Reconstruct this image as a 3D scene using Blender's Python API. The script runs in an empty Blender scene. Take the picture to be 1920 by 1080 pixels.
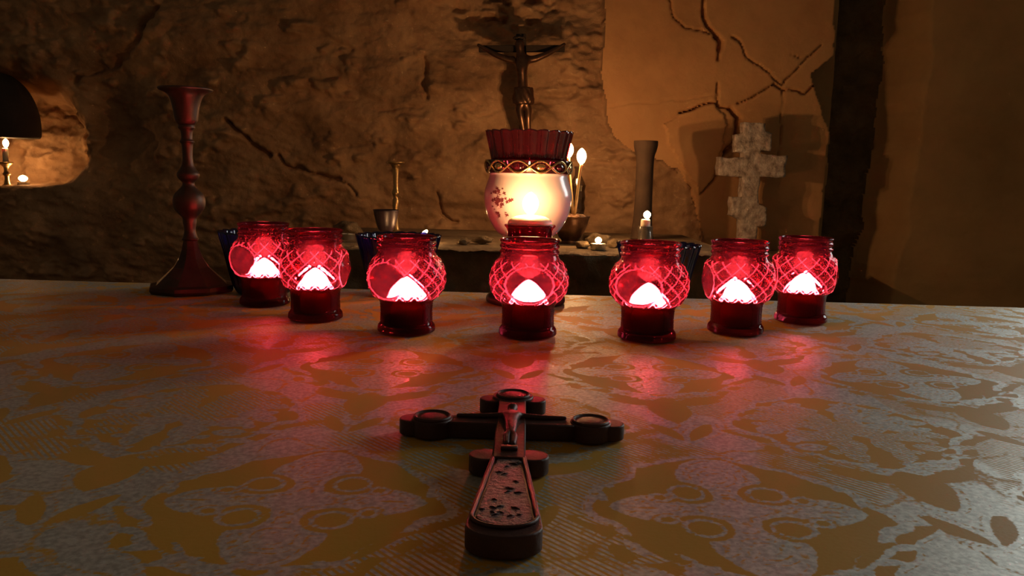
import bpy, bmesh, math, random
import numpy as np
from mathutils import Vector, Matrix

random.seed(7)
SC = bpy.context.scene
COL = SC.collection

# ------------------------------------------------------------------ camera
F = 1500.0                      # focal length in pixels of the 1920 frame
T = 0.90                        # height of the cloth on the altar table
CZ = T + 0.167                  # camera height
P = math.radians(8.0)
RO = math.radians(1.3)
fwd = np.array([0, math.cos(P), -math.sin(P)])
r0 = np.array([1.0, 0, 0]); u0 = np.cross(r0, fwd)
rgt = math.cos(RO) * r0 + math.sin(RO) * u0
upv = -math.sin(RO) * r0 + math.cos(RO) * u0
cam_d = bpy.data.cameras.new('camera'); cam = bpy.data.objects.new('camera', cam_d); COL.objects.link(cam)
cam.matrix_world = Matrix(((rgt[0], upv[0], -fwd[0], 0), (rgt[1], upv[1], -fwd[1], 0),
                           (rgt[2], upv[2], -fwd[2], CZ), (0, 0, 0, 1)))
cam_d.sensor_width = 36.0; cam_d.lens = 36.0 * F / 1920.0
cam_d.clip_start = 0.01; cam_d.clip_end = 60
SC.camera = cam

# ------------------------------------------------------------------ view, world, room light
SC.view_settings.view_transform = 'Standard'; SC.view_settings.look = 'None'
SC.view_settings.exposure = 0.0; SC.view_settings.gamma = 1.0
SC.view_settings.use_curve_mapping = False
SC.cycles.use_denoising = True
SC.cycles.caustics_reflective = False; SC.cycles.caustics_refractive = False
SC.cycles.sample_clamp_indirect = 4.0
SC.cycles.max_bounces = 12; SC.cycles.transparent_max_bounces = 24; SC.cycles.transmission_bounces = 10
world = bpy.data.worlds.new('chapel_gloom'); SC.world = world; world.use_nodes = True
world.node_tree.nodes['Background'].inputs[0].default_value = (1.0, 0.70, 0.42, 1)
world.node_tree.nodes['Background'].inputs[1].default_value = 0.045
# pale daylight that reaches the chamber through its entrance, far to the right
door_d = bpy.data.lights.new('entrance_daylight', 'AREA'); door = bpy.data.objects.new('entrance_daylight', door_d); COL.objects.link(door)
door_d.shape = 'RECTANGLE'; door_d.size = 0.7; door_d.size_y = 0.9; door_d.energy = 15.0; door_d.color = (0.94, 1.0, 0.95)
door.location = (1.80, 1.92, 1.55)
door.rotation_euler = Vector((-0.28, -0.94, -0.22)).to_track_quat('-Z', 'Y').to_euler()

# ------------------------------------------------------------------ helpers
def at(x, y, Y):
    """world point at distance Y that the photograph shows at pixel (x, y)"""
    d = fwd + (x - 960) / F * rgt - (y - 540) / F * upv
    p = d * (Y / d[1]); return Vector((p[0], p[1], p[2] + CZ))
def on(x, y, z=T):
    """world point on the horizontal plane z"""
    d = fwd + (x - 960) / F * rgt - (y - 540) / F * upv
    p = d * ((z - CZ) / d[2]); return Vector((p[0], p[1], z))

def mesh_obj(name, verts, faces, mat, parent=None, smooth=True, loc=None):
    me = bpy.data.meshes.new(name); me.from_pydata([tuple(v) for v in verts], [], faces); me.update()
    if smooth: me.polygons.foreach_set('use_smooth', [True] * len(me.polygons))
    if mat: me.materials.append(mat)
    o = bpy.data.objects.new(name, me); COL.objects.link(o)
    if parent: o.parent = parent
    if loc is not None: o.location = loc
    return o
def bm_obj(name, bm, mat, parent=None, smooth=False, loc=None):
    me = bpy.data.meshes.new(name); bm.to_mesh(me); bm.free()
    if smooth: me.polygons.foreach_set('use_smooth', [True] * len(me.polygons))
    if mat: me.materials.append(mat)
    o = bpy.data.objects.new(name, me); COL.objects.link(o)
    if parent: o.parent = parent
    if loc is not None: o.location = loc
    return o
def thing(name, label, cat, loc=(0, 0, 0), rz=0.0, group=None):
    o = bpy.data.objects.new(name, None); COL.objects.link(o); o.empty_display_size = 0.02
    o.location = loc; o.rotation_euler = (0, 0, rz)
    return tag(o, label, cat, group)
def tag(o, label, cat, group=None):
    o['label'] = label; o['category'] = cat
    if group: o['group'] = group
    return o
def copy_tree(o, parent=None):
    c = o.copy(); COL.objects.link(c); c.parent = parent
    for ch in list(o.children): copy_tree(ch, c)
    return c

def lathe(prof, seg=48, fn=None, closed=False):
    """rings of a (radius, z) profile; fn(r, z, a) -> radius; closed joins the last ring to the first"""
    v, f = [], []
    n = len(prof)
    for (r, z) in prof:
        for k in range(seg):
            a = 2 * math.pi * k / seg
            rr = fn(r, z, a) if fn else r
            v.append((rr * math.cos(a), rr * math.sin(a), z))
    for i in range(n if closed else n - 1):
        j = (i + 1) % n
        for k in range(seg):
            k2 = (k + 1) % seg
            f.append((i * seg + k, i * seg + k2, j * seg + k2, j * seg + k))
    if not closed:
        f.append(tuple(reversed(range(seg)))); f.append(tuple((n - 1) * seg + k for k in range(seg)))
    return v, f
def smooth_prof(pts, n):
    """Catmull-Rom resampling of a profile"""
    out = []; m = len(pts)
    for i in range(m - 1):
        p0 = pts[max(i - 1, 0)]; p1 = pts[i]; p2 = pts[i + 1]; p3 = pts[min(i + 2, m - 1)]
        for k in range(n):
            t = k / n
            q = []
            for c in (0, 1):
                q.append(0.5 * ((2 * p1[c]) + (-p0[c] + p2[c]) * t + (2 * p0[c] - 5 * p1[c] + 4 * p2[c] - p3[c]) * t * t
                                + (-p0[c] + 3 * p1[c] - 3 * p2[c] + p3[c]) * t ** 3))
            out.append((max(q[0], 1e-4), q[1]))
    out.append(pts[-1]); return out
def tube(pts, rad, seg=10):
    """a round bar along a polyline, radius per point"""
    v, f = [], []
    pts = [Vector(p) for p in pts]
    if not hasattr(rad, '__len__'): rad = [rad] * len(pts)
    ref = Vector((0.13, 1, 0.21)).normalized()
    for i, p in enumerate(pts):
        d = (pts[min(i + 1, len(pts) - 1)] - pts[max(i - 1, 0)]).normalized()
        a = d.cross(ref).normalized(); b = d.cross(a)
        for k in range(seg):
            t = 2 * math.pi * k / seg
            v.append(p + rad[i] * (math.cos(t) * a + math.sin(t) * b))
    for i in range(len(pts) - 1):
        for k in range(seg):
            k2 = (k + 1) % seg
            f.append((i * seg + k, (i + 1) * seg + k, (i + 1) * seg + k2, i * seg + k2))
    f.append(tuple(range(seg))); f.append(tuple(reversed([(len(pts) - 1) * seg + k for k in range(seg)])))
    return v, f
def prism(poly, z0, z1, bevel=0.0, seg=2):
    """upright prism over a 2-D outline with bevelled edges"""
    bm = bmesh.new()
    b = [bm.verts.new((x, y, z0)) for x, y in poly]; t = [bm.verts.new((x, y, z1)) for x, y in poly]
    n = len(poly)
    bm.faces.new(list(reversed(b))); bm.faces.new(t)
    for i in range(n): bm.faces.new((b[i], b[(i + 1) % n], t[(i + 1) % n], t[i]))
    bmesh.ops.recalc_face_normals(bm, faces=bm.faces)
    if bevel:
        bmesh.ops.bevel(bm, geom=[e for e in bm.edges if abs(e.verts[0].co.z - e.verts[1].co.z) < 1e-9],
                        offset=bevel, segments=seg, affect='EDGES', profile=0.6)
    return bm
def join(bm, other):
    me = bpy.data.meshes.new('tmp'); other.to_mesh(me); other.free(); bm.from_mesh(me); bpy.data.meshes.remove(me)

# numpy value noise
def vnoise(x, y, seed=0):
    xi = np.floor(x).astype(np.int64); yi = np.floor(y).astype(np.int64)
    fx = x - xi; fy = y - yi
    fx = fx * fx * fx * (fx * (fx * 6 - 15) + 10); fy = fy * fy * fy * (fy * (fy * 6 - 15) + 10)
    def h(a, b):
        n = (a * 374761393 + b * 668265263 + seed * 1442695041) & 0xffffffff
        n = ((n ^ (n >> 13)) * 1274126177) & 0xffffffff
        n = ((n ^ (n >> 16)) * 2246822519) & 0xffffffff
        return ((n ^ (n >> 15)) & 0xffff) / 65535.0
    a = h(xi, yi); b = h(xi + 1, yi); c = h(xi, yi + 1); d = h(xi + 1, yi + 1)
    return (a * (1 - fx) + b * fx) * (1 - fy) + (c * (1 - fx) + d * fx) * fy * 1.0
def fbm(x, y, seed=0, octv=4, gain=0.5):
    s = 0.0; a = 1.0; t = 0.0
    for o in range(octv):
        s = s + a * (vnoise(x * 2 ** o + 17.3 * o, y * 2 ** o + 9.1 * o, seed + o) - 0.5) * 2; t += a; a *= gain
    return s / t
def sstep(a, b, x):
    t = np.clip((x - a) / (b - a), 0, 1); return t * t * (3 - 2 * t)
def seg_dist(px, py, pts):
    d = np.full(px.shape, 1e9)
    for (ax, ay), (bx, by) in zip(pts[:-1], pts[1:]):
        vx, vy = bx - ax, by - ay; L = vx * vx + vy * vy + 1e-12
        t = np.clip(((px - ax) * vx + (py - ay) * vy) / L, 0, 1)
        d = np.minimum(d, np.hypot(px - ax - t * vx, py - ay - t * vy))
    return d
def in_poly(px, py, poly):
    ins = np.zeros(px.shape, bool); n = len(poly)
    for i in range(n):
        x1, y1 = poly[i]; x2, y2 = poly[(i + 1) % n]
        c = ((y1 > py) != (y2 > py)) & (px < (x2 - x1) * (py - y1) / (y2 - y1 + 1e-12) + x1)
        ins ^= c
    return ins

# ------------------------------------------------------------------ materials
def new_mat(name):
    m = bpy.data.materials.new(name); m.use_nodes = True
    nt = m.node_tree; nt.nodes.clear()
    out = nt.nodes.new('ShaderNodeOutputMaterial')
    return m, nt, out
def N(nt, kind, **kw):
    n = nt.nodes.new(kind)
    for k, v in kw.items():
        if k in n.inputs.keys(): n.inputs[k].default_value = v
        else: setattr(n, k, v)
    return n
def ramp(nt, src, stops):
    r = nt.nodes.new('ShaderNodeValToRGB'); e = r.color_ramp.elements
    while len(e) < len(stops): e.new(0.5)
    for i, (p, c) in enumerate(stops):
        e[i].position = p; e[i].color = (*c, 1) if len(c) == 3 else c
    nt.links.new(src, r.inputs[0]); return r
def surf(name, cols, scale=30, rough=0.5, metallic=0.0, bump=0.2, bscale=None, dist=0.002, detail=6, sss=0.0, coat=0.0):
    """principled surface whose colour wanders between two or three tones with matching fine relief"""
    m, nt, out = new_mat(name); L = nt.links
    tc = N(nt, 'ShaderNodeTexCoord')
    n1 = N(nt, 'ShaderNodeTexNoise', Scale=scale, Detail=detail, Roughness=0.6); L.new(tc.outputs['Object'], n1.inputs['Vector'])
    k = len(cols)
    rp = ramp(nt, n1.outputs[0], [(0.3 + 0.4 * i / max(k - 1, 1), c) for i, c in enumerate(cols)])
    b = N(nt, 'ShaderNodeBsdfPrincipled'); L.new(rp.outputs[0], b.inputs['Base Color'])
    b.inputs['Roughness'].default_value = rough; b.inputs['Metallic'].default_value = metallic
    b.inputs['Coat Weight'].default_value = coat
    if sss:
        b.inputs['Subsurface Weight'].default_value = sss; b.inputs['Subsurface Radius'].default_value = (0.02, 0.01, 0.005)
        b.inputs['Subsurface Scale'].default_value = 0.5
    if bump:
        n2 = N(nt, 'ShaderNodeTexNoise', Scale=bscale or scale * 3, Detail=8.0, Roughness=0.65); L.new(tc.outputs['Object'], n2.inputs['Vector'])
        bp = N(nt, 'ShaderNodeBump', Strength=bump, Distance=dist); L.new(n2.outputs[0], bp.inputs['Height'])
        L.new(bp.outputs[0], b.inputs['Normal'])
    L.new(b.outputs[0], out.inputs[0]); return m
def glass(name, tint, film, refr=0.45, milk=0.22, gloss=0.06, rough=0.02, ior=1.35, ridge=0.0):
    """stained glass: tinted clear and refracting share, a stained film that glows when lit from inside, gloss on top"""
    m, nt, out = new_mat(name); L = nt.links
    tr = N(nt, 'ShaderNodeBsdfTransparent', Color=(*tint, 1))
    rf = N(nt, 'ShaderNodeBsdfRefraction', Color=(*tint, 1), Roughness=rough, IOR=ior)
    mx1 = N(nt, 'ShaderNodeMixShader', Fac=refr); L.new(tr.outputs[0], mx1.inputs[1]); L.new(rf.outputs[0], mx1.inputs[2])
    tl = N(nt, 'ShaderNodeBsdfTranslucent', Color=(*film, 1)); df = N(nt, 'ShaderNodeBsdfDiffuse', Color=(*film, 1))
    mxf = N(nt, 'ShaderNodeMixShader', Fac=0.4); L.new(tl.outputs[0], mxf.inputs[1]); L.new(df.outputs[0], mxf.inputs[2])
    mx2 = N(nt, 'ShaderNodeMixShader', Fac=milk)
    if ridge:                      # extra film along pressed ridges paints in the glint of inner light
        at_ = N(nt, 'ShaderNodeAttribute', attribute_name='ridge'); ma = N(nt, 'ShaderNodeMath', operation='MULTIPLY_ADD')
        ma.inputs[1].default_value = ridge; ma.inputs[2].default_value = milk
        L.new(at_.outputs['Fac'], ma.inputs[0]); L.new(ma.outputs[0], mx2.inputs[0])
    L.new(mx1.outputs[0], mx2.inputs[1]); L.new(mxf.outputs[0], mx2.inputs[2])
    gl = N(nt, 'ShaderNodeBsdfGlossy', Color=(1, 1, 1, 1), Roughness=0.06)
    lw = N(nt, 'ShaderNodeLayerWeight', Blend=0.25)
    mt = N(nt, 'ShaderNodeMath', operation='MULTIPLY_ADD'); mt.inputs[1].default_value = 0.35; mt.inputs[2].default_value = gloss
    L.new(lw.outputs['Fresnel'], mt.inputs[0])
    mx3 = N(nt, 'ShaderNodeMixShader'); L.new(mt.outputs[0], mx3.inputs[0]); L.new(mx2.outputs[0], mx3.inputs[1]); L.new(gl.outputs[0], mx3.inputs[2])
    L.new(mx3.outputs[0], out.inputs[0]); return m
def flame_mat(name, strength, col=(1.0, 0.62, 0.26)):
    m, nt, out = new_mat(name); L = nt.links
    em = N(nt, 'ShaderNodeEmission', Color=(*col, 1), Strength=strength)
    tr = N(nt, 'ShaderNodeBsdfTransparent'); ad = N(nt, 'ShaderNodeAddShader')
    L.new(em.outputs[0], ad.inputs[0]); L.new(tr.outputs[0], ad.inputs[1]); L.new(ad.outputs[0], out.inputs[0])
    m.cycles.emission_sampling = 'NONE'
    return m

M = {}
M['rock'] = surf('rock', [(0.23, 0.13, 0.062), (0.41, 0.25, 0.13), (0.56, 0.36, 0.195)], 7, 0.95, 0, 0.6, 60, 0.008, 10)
M['plaster'] = surf('plaster', [(0.50, 0.275, 0.115), (0.62, 0.350, 0.150), (0.68, 0.395, 0.175)], 5, 0.9, 0, 0.35, 70, 0.004, 8)
M['plaster_green'] = surf('plaster_green', [(0.34, 0.215, 0.09), (0.43, 0.28, 0.125), (0.50, 0.33, 0.145)], 3, 0.9, 0, 0.4, 40, 0.004, 8)
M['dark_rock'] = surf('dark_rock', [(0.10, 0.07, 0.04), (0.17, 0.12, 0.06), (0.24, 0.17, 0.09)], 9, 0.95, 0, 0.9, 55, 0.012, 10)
M['ledge'] = surf('ledge_stone', [(0.08, 0.056, 0.028), (0.16, 0.112, 0.058), (0.24, 0.168, 0.088)], 14, 0.95, 0, 0.9, 70, 0.008, 10)
M['wood'] = surf('table_wood', [(0.09, 0.05, 0.025), (0.16, 0.09, 0.045)], 20, 0.6, 0, 0.2)
M['red_glass'] = glass('ruby_glass', (0.67, 0.155, 0.235), (0.82, 0.16, 0.28), 0.36, 0.02, gloss=0.004, ior=1.42, ridge=0.60)
M['red_flute'] = glass('ruby_fluted_glass', (0.60, 0.07, 0.12), (0.24, 0.015, 0.04), 0.4, 0.30, gloss=0.12)
M['blue_glass'] = glass('cobalt_glass', (0.10, 0.10, 0.36), (0.018, 0.018, 0.10), 0.3, 0.35)
M['dark_glass'] = glass('brown_glass', (0.30, 0.17, 0.08), (0.05, 0.03, 0.015), 0.3, 0.45, gloss=0.15)
M['clear_glass'] = glass('clear_glass', (0.92, 0.92, 0.90), (0.5, 0.45, 0.4), 0.5, 0.12)
M['wax'] = surf('wax', [(0.86, 0.78, 0.62), (0.92, 0.85, 0.70)], 60, 0.5, 0, 0.08, sss=0.3)
M['beeswax'] = surf('beeswax', [(0.74, 0.50, 0.20), (0.82, 0.58, 0.26)], 60, 0.5, 0, 0.08, sss=0.2)
M['wick'] = surf('wick', [(0.02, 0.015, 0.01), (0.05, 0.04, 0.03)], 200, 0.9, 0, 0.1)
M['alu'] = surf('tealight_metal', [(0.70, 0.70, 0.68), (0.78, 0.78, 0.76)], 40, 0.3, 1.0, 0.05)
M['bronze'] = surf('dark_bronze', [(0.10, 0.055, 0.035), (0.20, 0.12, 0.075)], 40, 0.33, 0.9, 0.12)
M['old_brass'] = surf('old_brass', [(0.075, 0.043, 0.034), (0.14, 0.08, 0.055)], 26, 0.48, 0.75, 0.15)
M['brass'] = surf('brass', [(0.36, 0.24, 0.10), (0.50, 0.34, 0.15)], 30, 0.35, 0.9, 0.1)
M['gold'] = surf('gilding', [(0.62, 0.46, 0.20), (0.75, 0.58, 0.28)], 50, 0.22, 0.9, 0.1)
M['porcelain'] = surf('porcelain', [(0.76, 0.68, 0.66), (0.82, 0.75, 0.73)], 10, 0.22, 0, 0.0, coat=0.4, sss=0.12)
M['decal'] = surf('decal_maroon', [(0.10, 0.02, 0.03), (0.22, 0.05, 0.06)], 150, 0.4, 0, 0.0)
M['relic_wood'] = surf('carved_dark_wood', [(0.045, 0.014, 0.013), (0.09, 0.028, 0.024)], 60, 0.46, 0, 0.35, 260, 0.0012)
M['relic_panel'] = surf('carved_panel', [(0.036, 0.013, 0.011), (0.075, 0.025, 0.021)], 90, 0.45, 0, 1.0, 330, 0.0040)
M['cross_stone'] = surf('pale_grey_stone', [(0.24, 0.18, 0.14), (0.60, 0.52, 0.45), (0.88, 0.82, 0.75)], 42, 0.95, 0, 1.0, 90, 0.008)
M['soot'] = surf('soot_black', [(0.02, 0.014, 0.010), (0.035, 0.024, 0.017)], 20, 0.85, 0, 0.3)
M['goblet'] = surf('dark_goblet', [(0.02, 0.012, 0.018), (0.04, 0.022, 0.028)], 30, 0.4, 0.2, 0.1)
M['column'] = surf('dark_stained_wood', [(0.035, 0.020, 0.010), (0.07, 0.04, 0.02)], 16, 0.85, 0, 0.3)
M['sand'] = surf('sand', [(0.30, 0.17, 0.10), (0.48, 0.30, 0.18)], 200, 0.95, 0, 0.9, 300, 0.004)
M['flame'] = flame_mat('candle_flame', 22.0)
M['jar_flame'] = flame_mat('jar_flame', 150.0, (1.0, 0.78, 0.50))

def cloth_mat():
    m, nt, out = new_mat('gold_and_silver_damask'); L = nt.links
    tc = N(nt, 'ShaderNodeTexCoord')
    asdf = N(nt, 'ShaderNodeAttribute', attribute_name='silver'); ah = N(nt, 'ShaderNodeAttribute', attribute_name='hatch')
    # crisp edge with slightly frayed weave
    nz = N(nt, 'ShaderNodeTexNoise', Scale=420.0, Detail=3.0); L.new(tc.outputs['Object'], nz.inputs['Vector'])
    mj = N(nt, 'ShaderNodeMath', operation='MULTIPLY_ADD'); mj.inputs[1].default_value = 0.0024; mj.inputs[2].default_value = -0.0012
    L.new(nz.outputs[0], mj.inputs[0])
    ad = N(nt, 'ShaderNodeMath', operation='ADD'); L.new(asdf.outputs['Fac'], ad.inputs[0]); L.new(mj.outputs[0], ad.inputs[1])
    mr = N(nt, 'ShaderNodeMapRange'); mr.inputs[1].default_value = -0.0004; mr.inputs[2].default_value = 0.0004; L.new(ad.outputs[0], mr.inputs[0])
    # ribbed (hatched) weave
    wv = N(nt, 'ShaderNodeTexWave', Scale=128.0, Distortion=0.7, Detail=1.0); wv.bands_direction = 'DIAGONAL'
    L.new(tc.outputs['Object'], wv.inputs['Vector'])
    hr = N(nt, 'ShaderNodeMapRange'); hr.inputs[1].default_value = 0.30; hr.inputs[2].default_value = 0.55; L.new(wv.outputs[0], hr.inputs[0])
    hm = N(nt, 'ShaderNodeMapRange'); hm.inputs[1].default_value = -0.05; hm.inputs[2].default_value = 0.05; L.new(ah.outputs['Fac'], hm.inputs[0])
    hx = N(nt, 'ShaderNodeMix'); hx.inputs[2].default_value = 1.0
    L.new(hm.outputs[0], hx.inputs[0]); L.new(hr.outputs[0], hx.inputs[3])
    sil = N(nt, 'ShaderNodeMath', operation='MULTIPLY'); L.new(mr.outputs[0], sil.inputs[0]); L.new(hx.outputs[0], sil.inputs[1])
    # metallic thread: every stitch faces its own way
    vo = N(nt, 'ShaderNodeTexVoronoi', Scale=900.0); L.new(tc.outputs['Object'], vo.inputs['Vector'])
    vb = N(nt, 'ShaderNodeBump', Strength=0.8, Distance=0.0010); L.new(vo.outputs['Color'], vb.inputs['Height'])
    tone = N(nt, 'ShaderNodeTexNoise', Scale=330.0, Detail=4.0); L.new(tc.outputs['Object'], tone.inputs['Vector'])
    tr = ramp(nt, tone.outputs[0], [(0.35, (0.46, 0.46, 0.42)), (0.65, (0.72, 0.72, 0.66))])
    sb = N(nt, 'ShaderNodeBsdfPrincipled', Metallic=0.45, Roughness=0.52)
    # sparkle of the silver thread, painted in as white flecks
    fk = N(nt, 'ShaderNodeTexVoronoi', Scale=520.0); L.new(tc.outputs['Object'], fk.inputs['Vector'])
    sx_ = N(nt, 'ShaderNodeSeparateColor'); L.new(fk.outputs['Color'], sx_.inputs[0])
    g1 = N(nt, 'ShaderNodeMath', operation='GREATER_THAN'); g1.inputs[1].default_value = 0.93; L.new(sx_.outputs[0], g1.inputs[0])
    g2 = N(nt, 'ShaderNodeMath', operation='LESS_THAN'); g2.inputs[1].default_value = 0.38; L.new(fk.outputs['Distance'], g2.inputs[0])
    g3 = N(nt, 'ShaderNodeMath', operation='MULTIPLY'); L.new(g1.outputs[0], g3.inputs[0]); L.new(g2.outputs[0], g3.inputs[1])
    cm = N(nt, 'ShaderNodeMix', data_type='RGBA'); cm.inputs['B'].default_value = (1, 1, 0.97, 1)
    L.new(g3.outputs[0], cm.inputs['Factor']); L.new(tr.outputs[0], cm.inputs['A'])
    rm = N(nt, 'ShaderNodeMapRange'); rm.inputs[3].default_value = 0.52; rm.inputs[4].default_value = 0.25; L.new(g3.outputs[0], rm.inputs[0]); L.new(rm.outputs[0], sb.inputs['Roughness'])
    L.new(cm.outputs['Result'], sb.inputs['Base Color']); L.new(vb.outputs[0], sb.inputs['Normal'])
    # satin ground
    ga = N(nt, 'ShaderNodeTexNoise', Scale=3.0, Detail=3.0); L.new(tc.outputs['Object'], ga.inputs['Vector'])
    gr = ramp(nt, ga.outputs[0], [(0.35, (0.60, 0.31, 0.018)), (0.65, (0.70, 0.375, 0.028))])
    wb = N(nt, 'ShaderNodeBump', Strength=0.15, Distance=0.0006); L.new(nz.outputs[0], wb.inputs['Height'])
    gb = N(nt, 'ShaderNodeBsdfPrincipled', Roughness=0.55); gb.inputs['Specular IOR Level'].default_value = 0.12; gb.inputs['Sheen Weight'].default_value = 0.1
    L.new(gr.outputs[0], gb.inputs['Base Color']); L.new(wb.outputs[0], gb.inputs['Normal'])
    mx = N(nt, 'ShaderNodeMixShader'); L.new(sil.outputs[0], mx.inputs[0]); L.new(gb.outputs[0], mx.inputs[1]); L.new(sb.outputs[0], mx.inputs[2])
    L.new(mx.outputs[0], out.inputs[0]); return m
M['cloth'] = cloth_mat()

# ------------------------------------------------------------------ the rock chamber
WY = 2.75
def W2(x, y, Y=WY):
    p = at(x, y, Y); return (p.x, p.z)
def build_wall():
    st = 0.0050
    xs = np.arange(-2.5, 2.5, st); zs = np.arange(0.0, 2.45, st)
    X, Z = np.meshgrid(xs, zs)
    jx = X + 0.012 * fbm(X * 22, Z * 22, 51, 3); jz = Z + 0.012 * fbm(X * 22, Z * 22, 61, 3)
    # rough tooled rock
    rock = 0.055 * fbm(X * 1.8, Z * 2.3, 1, 3) + 0.017 * fbm(X * 6, Z * 13, 5, 4) + 0.012 * fbm(X * 22 + Z * 9, Z * 42, 9, 4)
    rock -= 0.022 * np.maximum(0, fbm(X * 11, Z * 17, 21, 3) - 0.25) * 3
    Y = WY - 0.02 + rock
    # pitted hollow high above the crucifix, soft shelf on the far left
    px, pz = W2(960, 30); hol = np.exp(-(((X - px) / 0.20) ** 2 + ((Z - pz) / 0.09) ** 2))
    Y += hol * (0.02 + 0.10 * np.maximum(0, fbm(X * 20, Z * 26, 33, 3)))
    px, pz = W2(210, 250); Y += 0.11 * np.exp(-(((X - px) / 0.13) ** 2 + ((Z - pz) / 0.20) ** 2))
    px, pz = W2(330, 60); Y -= 0.06 * np.exp(-(((X - px) / 0.30) ** 2 + ((Z - pz) / 0.10) ** 2))
    # grooves cut with a pick
    for pts, w, d in [([(798, 105), (797, 180)], .006, .022), ([(880, 218), (925, 218)], .005, .012), ([(700, 205), (790, 200)], .005, .010),
                      ([(640, 275), (730, 270)], .005, .010), ([(600, 60), (660, 90)], .008, .014)]:
        g = seg_dist(jx, jz, [W2(*p) for p in pts]); Y += d * np.exp(-(g / w) ** 2)
    # cracks in the rock
    for pts, w, d in [([(430, 228), (455, 255), (480, 276), (507, 292)], .006, .05), ([(522, 293), (545, 312), (590, 326), (642, 338)], .005, .04),
                      ([(600, 330), (660, 350), (672, 366)], .003, .02), ([(820, 360), (830, 400), (858, 415)], .004, .025),
                      ([(300, 20), (262, 90), (190, 125), (135, 150)], .010, .03)]:
        g = seg_dist(jx, jz, [W2(*p) for p in pts]); Y += d * np.exp(-(g / w) ** 2)
    Y = np.maximum(Y, WY - 0.085)
    # smooth plaster field with cracks
    pl = [W2(*p) for p in [(1132, -300), (1130, 60), (1124, 140), (1136, 232), (1150, 258), (1200, 300), (1215, 480), (1215, 900),
                           (1530, 900), (1524, 470), (1536, 330), (1546, 250), (1522, 182), (1512, 142), (1554, 108), (1560, -300)]]
    plm = in_poly(jx * .6 + X * .4, jz * .6 + Z * .4, pl)
    PY = WY - 0.048 + 0.008 * fbm(X * 3, Z * 3, 71, 3) + 0.0022 * fbm(X * 18, Z * 18, 77, 4)
    bulge = in_poly(jx, jz, [W2(*p) for p in [(1240, 235), (1275, 213), (1300, 203), (1335, 200), (1352, 240), (1350, 270), (1338, 300), (1330, 335), (1308, 360), (1262, 300)]])
    PY = PY - 0.010 * bulge
    rough = in_poly(jx, jz, [W2(*p) for p in [(1205, 290), (1260, 318), (1285, 350), (1300, 390), (1312, 460), (1205, 470)]])
    PY = np.where(rough, PY + 0.022 + 0.02 * fbm(X * 14, Z * 18, 91, 4), PY)
    for pts, w, d in [([(1316, -60), (1312, 30), (1318, 55), (1340, 76)], .0045, .05), ([(1334, 74), (1346, 84), (1342, 98)], .010, .05), ([(1341, 104), (1341, 116)], .005, .04),
                      ([(1246, 0), (1262, 38), (1285, 60), (1322, 68)], .0028, .02), ([(1362, 72), (1384, 85), (1393, 112), (1418, 128), (1442, 150), (1456, 160)], .003, .025),
                      ([(1530, 90), (1500, 118), (1476, 140), (1458, 160)], .003, .022), ([(1475, 106), (1505, 116)], .002, .015),
                      ([(1444, 160), (1415, 178), (1376, 196)], .003, .025), ([(1444, 160), (1460, 172), (1500, 178), (1522, 160)], .0045, .03),
                      ([(1458, 175), (1456, 240), (1450, 330)], .0028, .018), ([(1338, 160), (1337, 185), (1342, 200)], .004, .03),
                      ([(1272, 214), (1300, 203), (1335, 198), (1364, 207)], .004, .045), ([(1364, 207), (1377, 225), (1371, 262), (1353, 286)], .011, .05),
                      ([(1353, 286), (1345, 305), (1335, 335), (1308, 361)], .004, .05), ([(1260, 318), (1288, 350), (1302, 392), (1312, 460)], .003, .02),
                      ([(1135, 200), (1250, 190), (1335, 182)], .004, .005)]:
        g = seg_dist(jx * .7 + X * .3, jz * .7 + Z * .3, [W2(*p) for p in pts]); PY += d * np.exp(-(g / (w * 0.62)) ** 2)
    Y = np.where(plm, PY, Y)
    # broken plaster edge and dark recess to its right
    ex0 = W2(1500, 300)[0]; ex1 = W2(1562, 300)[0]; ex2 = W2(1690, 300)[0]
    strip = (~plm) & (X > ex0) & (X <= ex1 + 0.004 * fbm(X * 9, Z * 9, 15, 2))
    Y = np.where(strip, WY + 0.03 + 0.12 * (X - ex0) + 0.006 * fbm(X * 20, Z * 20, 19, 3), Y)
    edge2 = ex2 - 0.03 + 0.025 * fbm(Z * 9, Z * 3, 25, 3) - 0.05 * sstep(W2(1690, 300)[1], W2(1690, 560)[1], Z) + 0.03 * sstep(1.25, 0.9, Z) * 0
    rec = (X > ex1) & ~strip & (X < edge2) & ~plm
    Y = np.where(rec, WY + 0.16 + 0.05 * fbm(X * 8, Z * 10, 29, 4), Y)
    rw = (X >= edge2) & ~plm & ~strip
    Y = np.where(rw, WY - 0.03 + 0.19 * sstep(0.075, 0.0, X - edge2) - 0.20 * (X - edge2) + 0.010 * fbm(X * 4, Z * 7, 37, 4), Y)
    # candle niche on the far left: arched, with a flat floor
    nx, nz = W2(15, 262); fz = W2(44, 349)[1]
    rr = np.sqrt(((X - nx) / 0.25) ** 2 + ((Z - nz) / 0.25) ** 2) + 0.10 * fbm(X * 12, Z * 12, 41, 3)
    nd = 0.26 * sstep(1.08, 0.55, rr)
    fl = fz + 0.008 * fbm(X * 20, Z * 0, 45, 2) + 0.10 * np.maximum(0, X - (nx + 0.10))
    nd = nd * sstep(-0.004, 0.004, Z - fl)
    Y = Y + nd + np.where(nd > 0.02, 0.030 * fbm(X * 14, Z * 16, 47, 4), 0)
    nv = X.size; ny, nxn = X.shape
    V = np.stack([X, Y, Z], -1).reshape(-1, 3)
    idx = np.arange(nv).reshape(ny, nxn)
    Q = np.stack([idx[:-1, :-1], idx[:-1, 1:], idx[1:, 1:], idx[1:, :-1]], -1).reshape(-1, 4)
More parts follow.
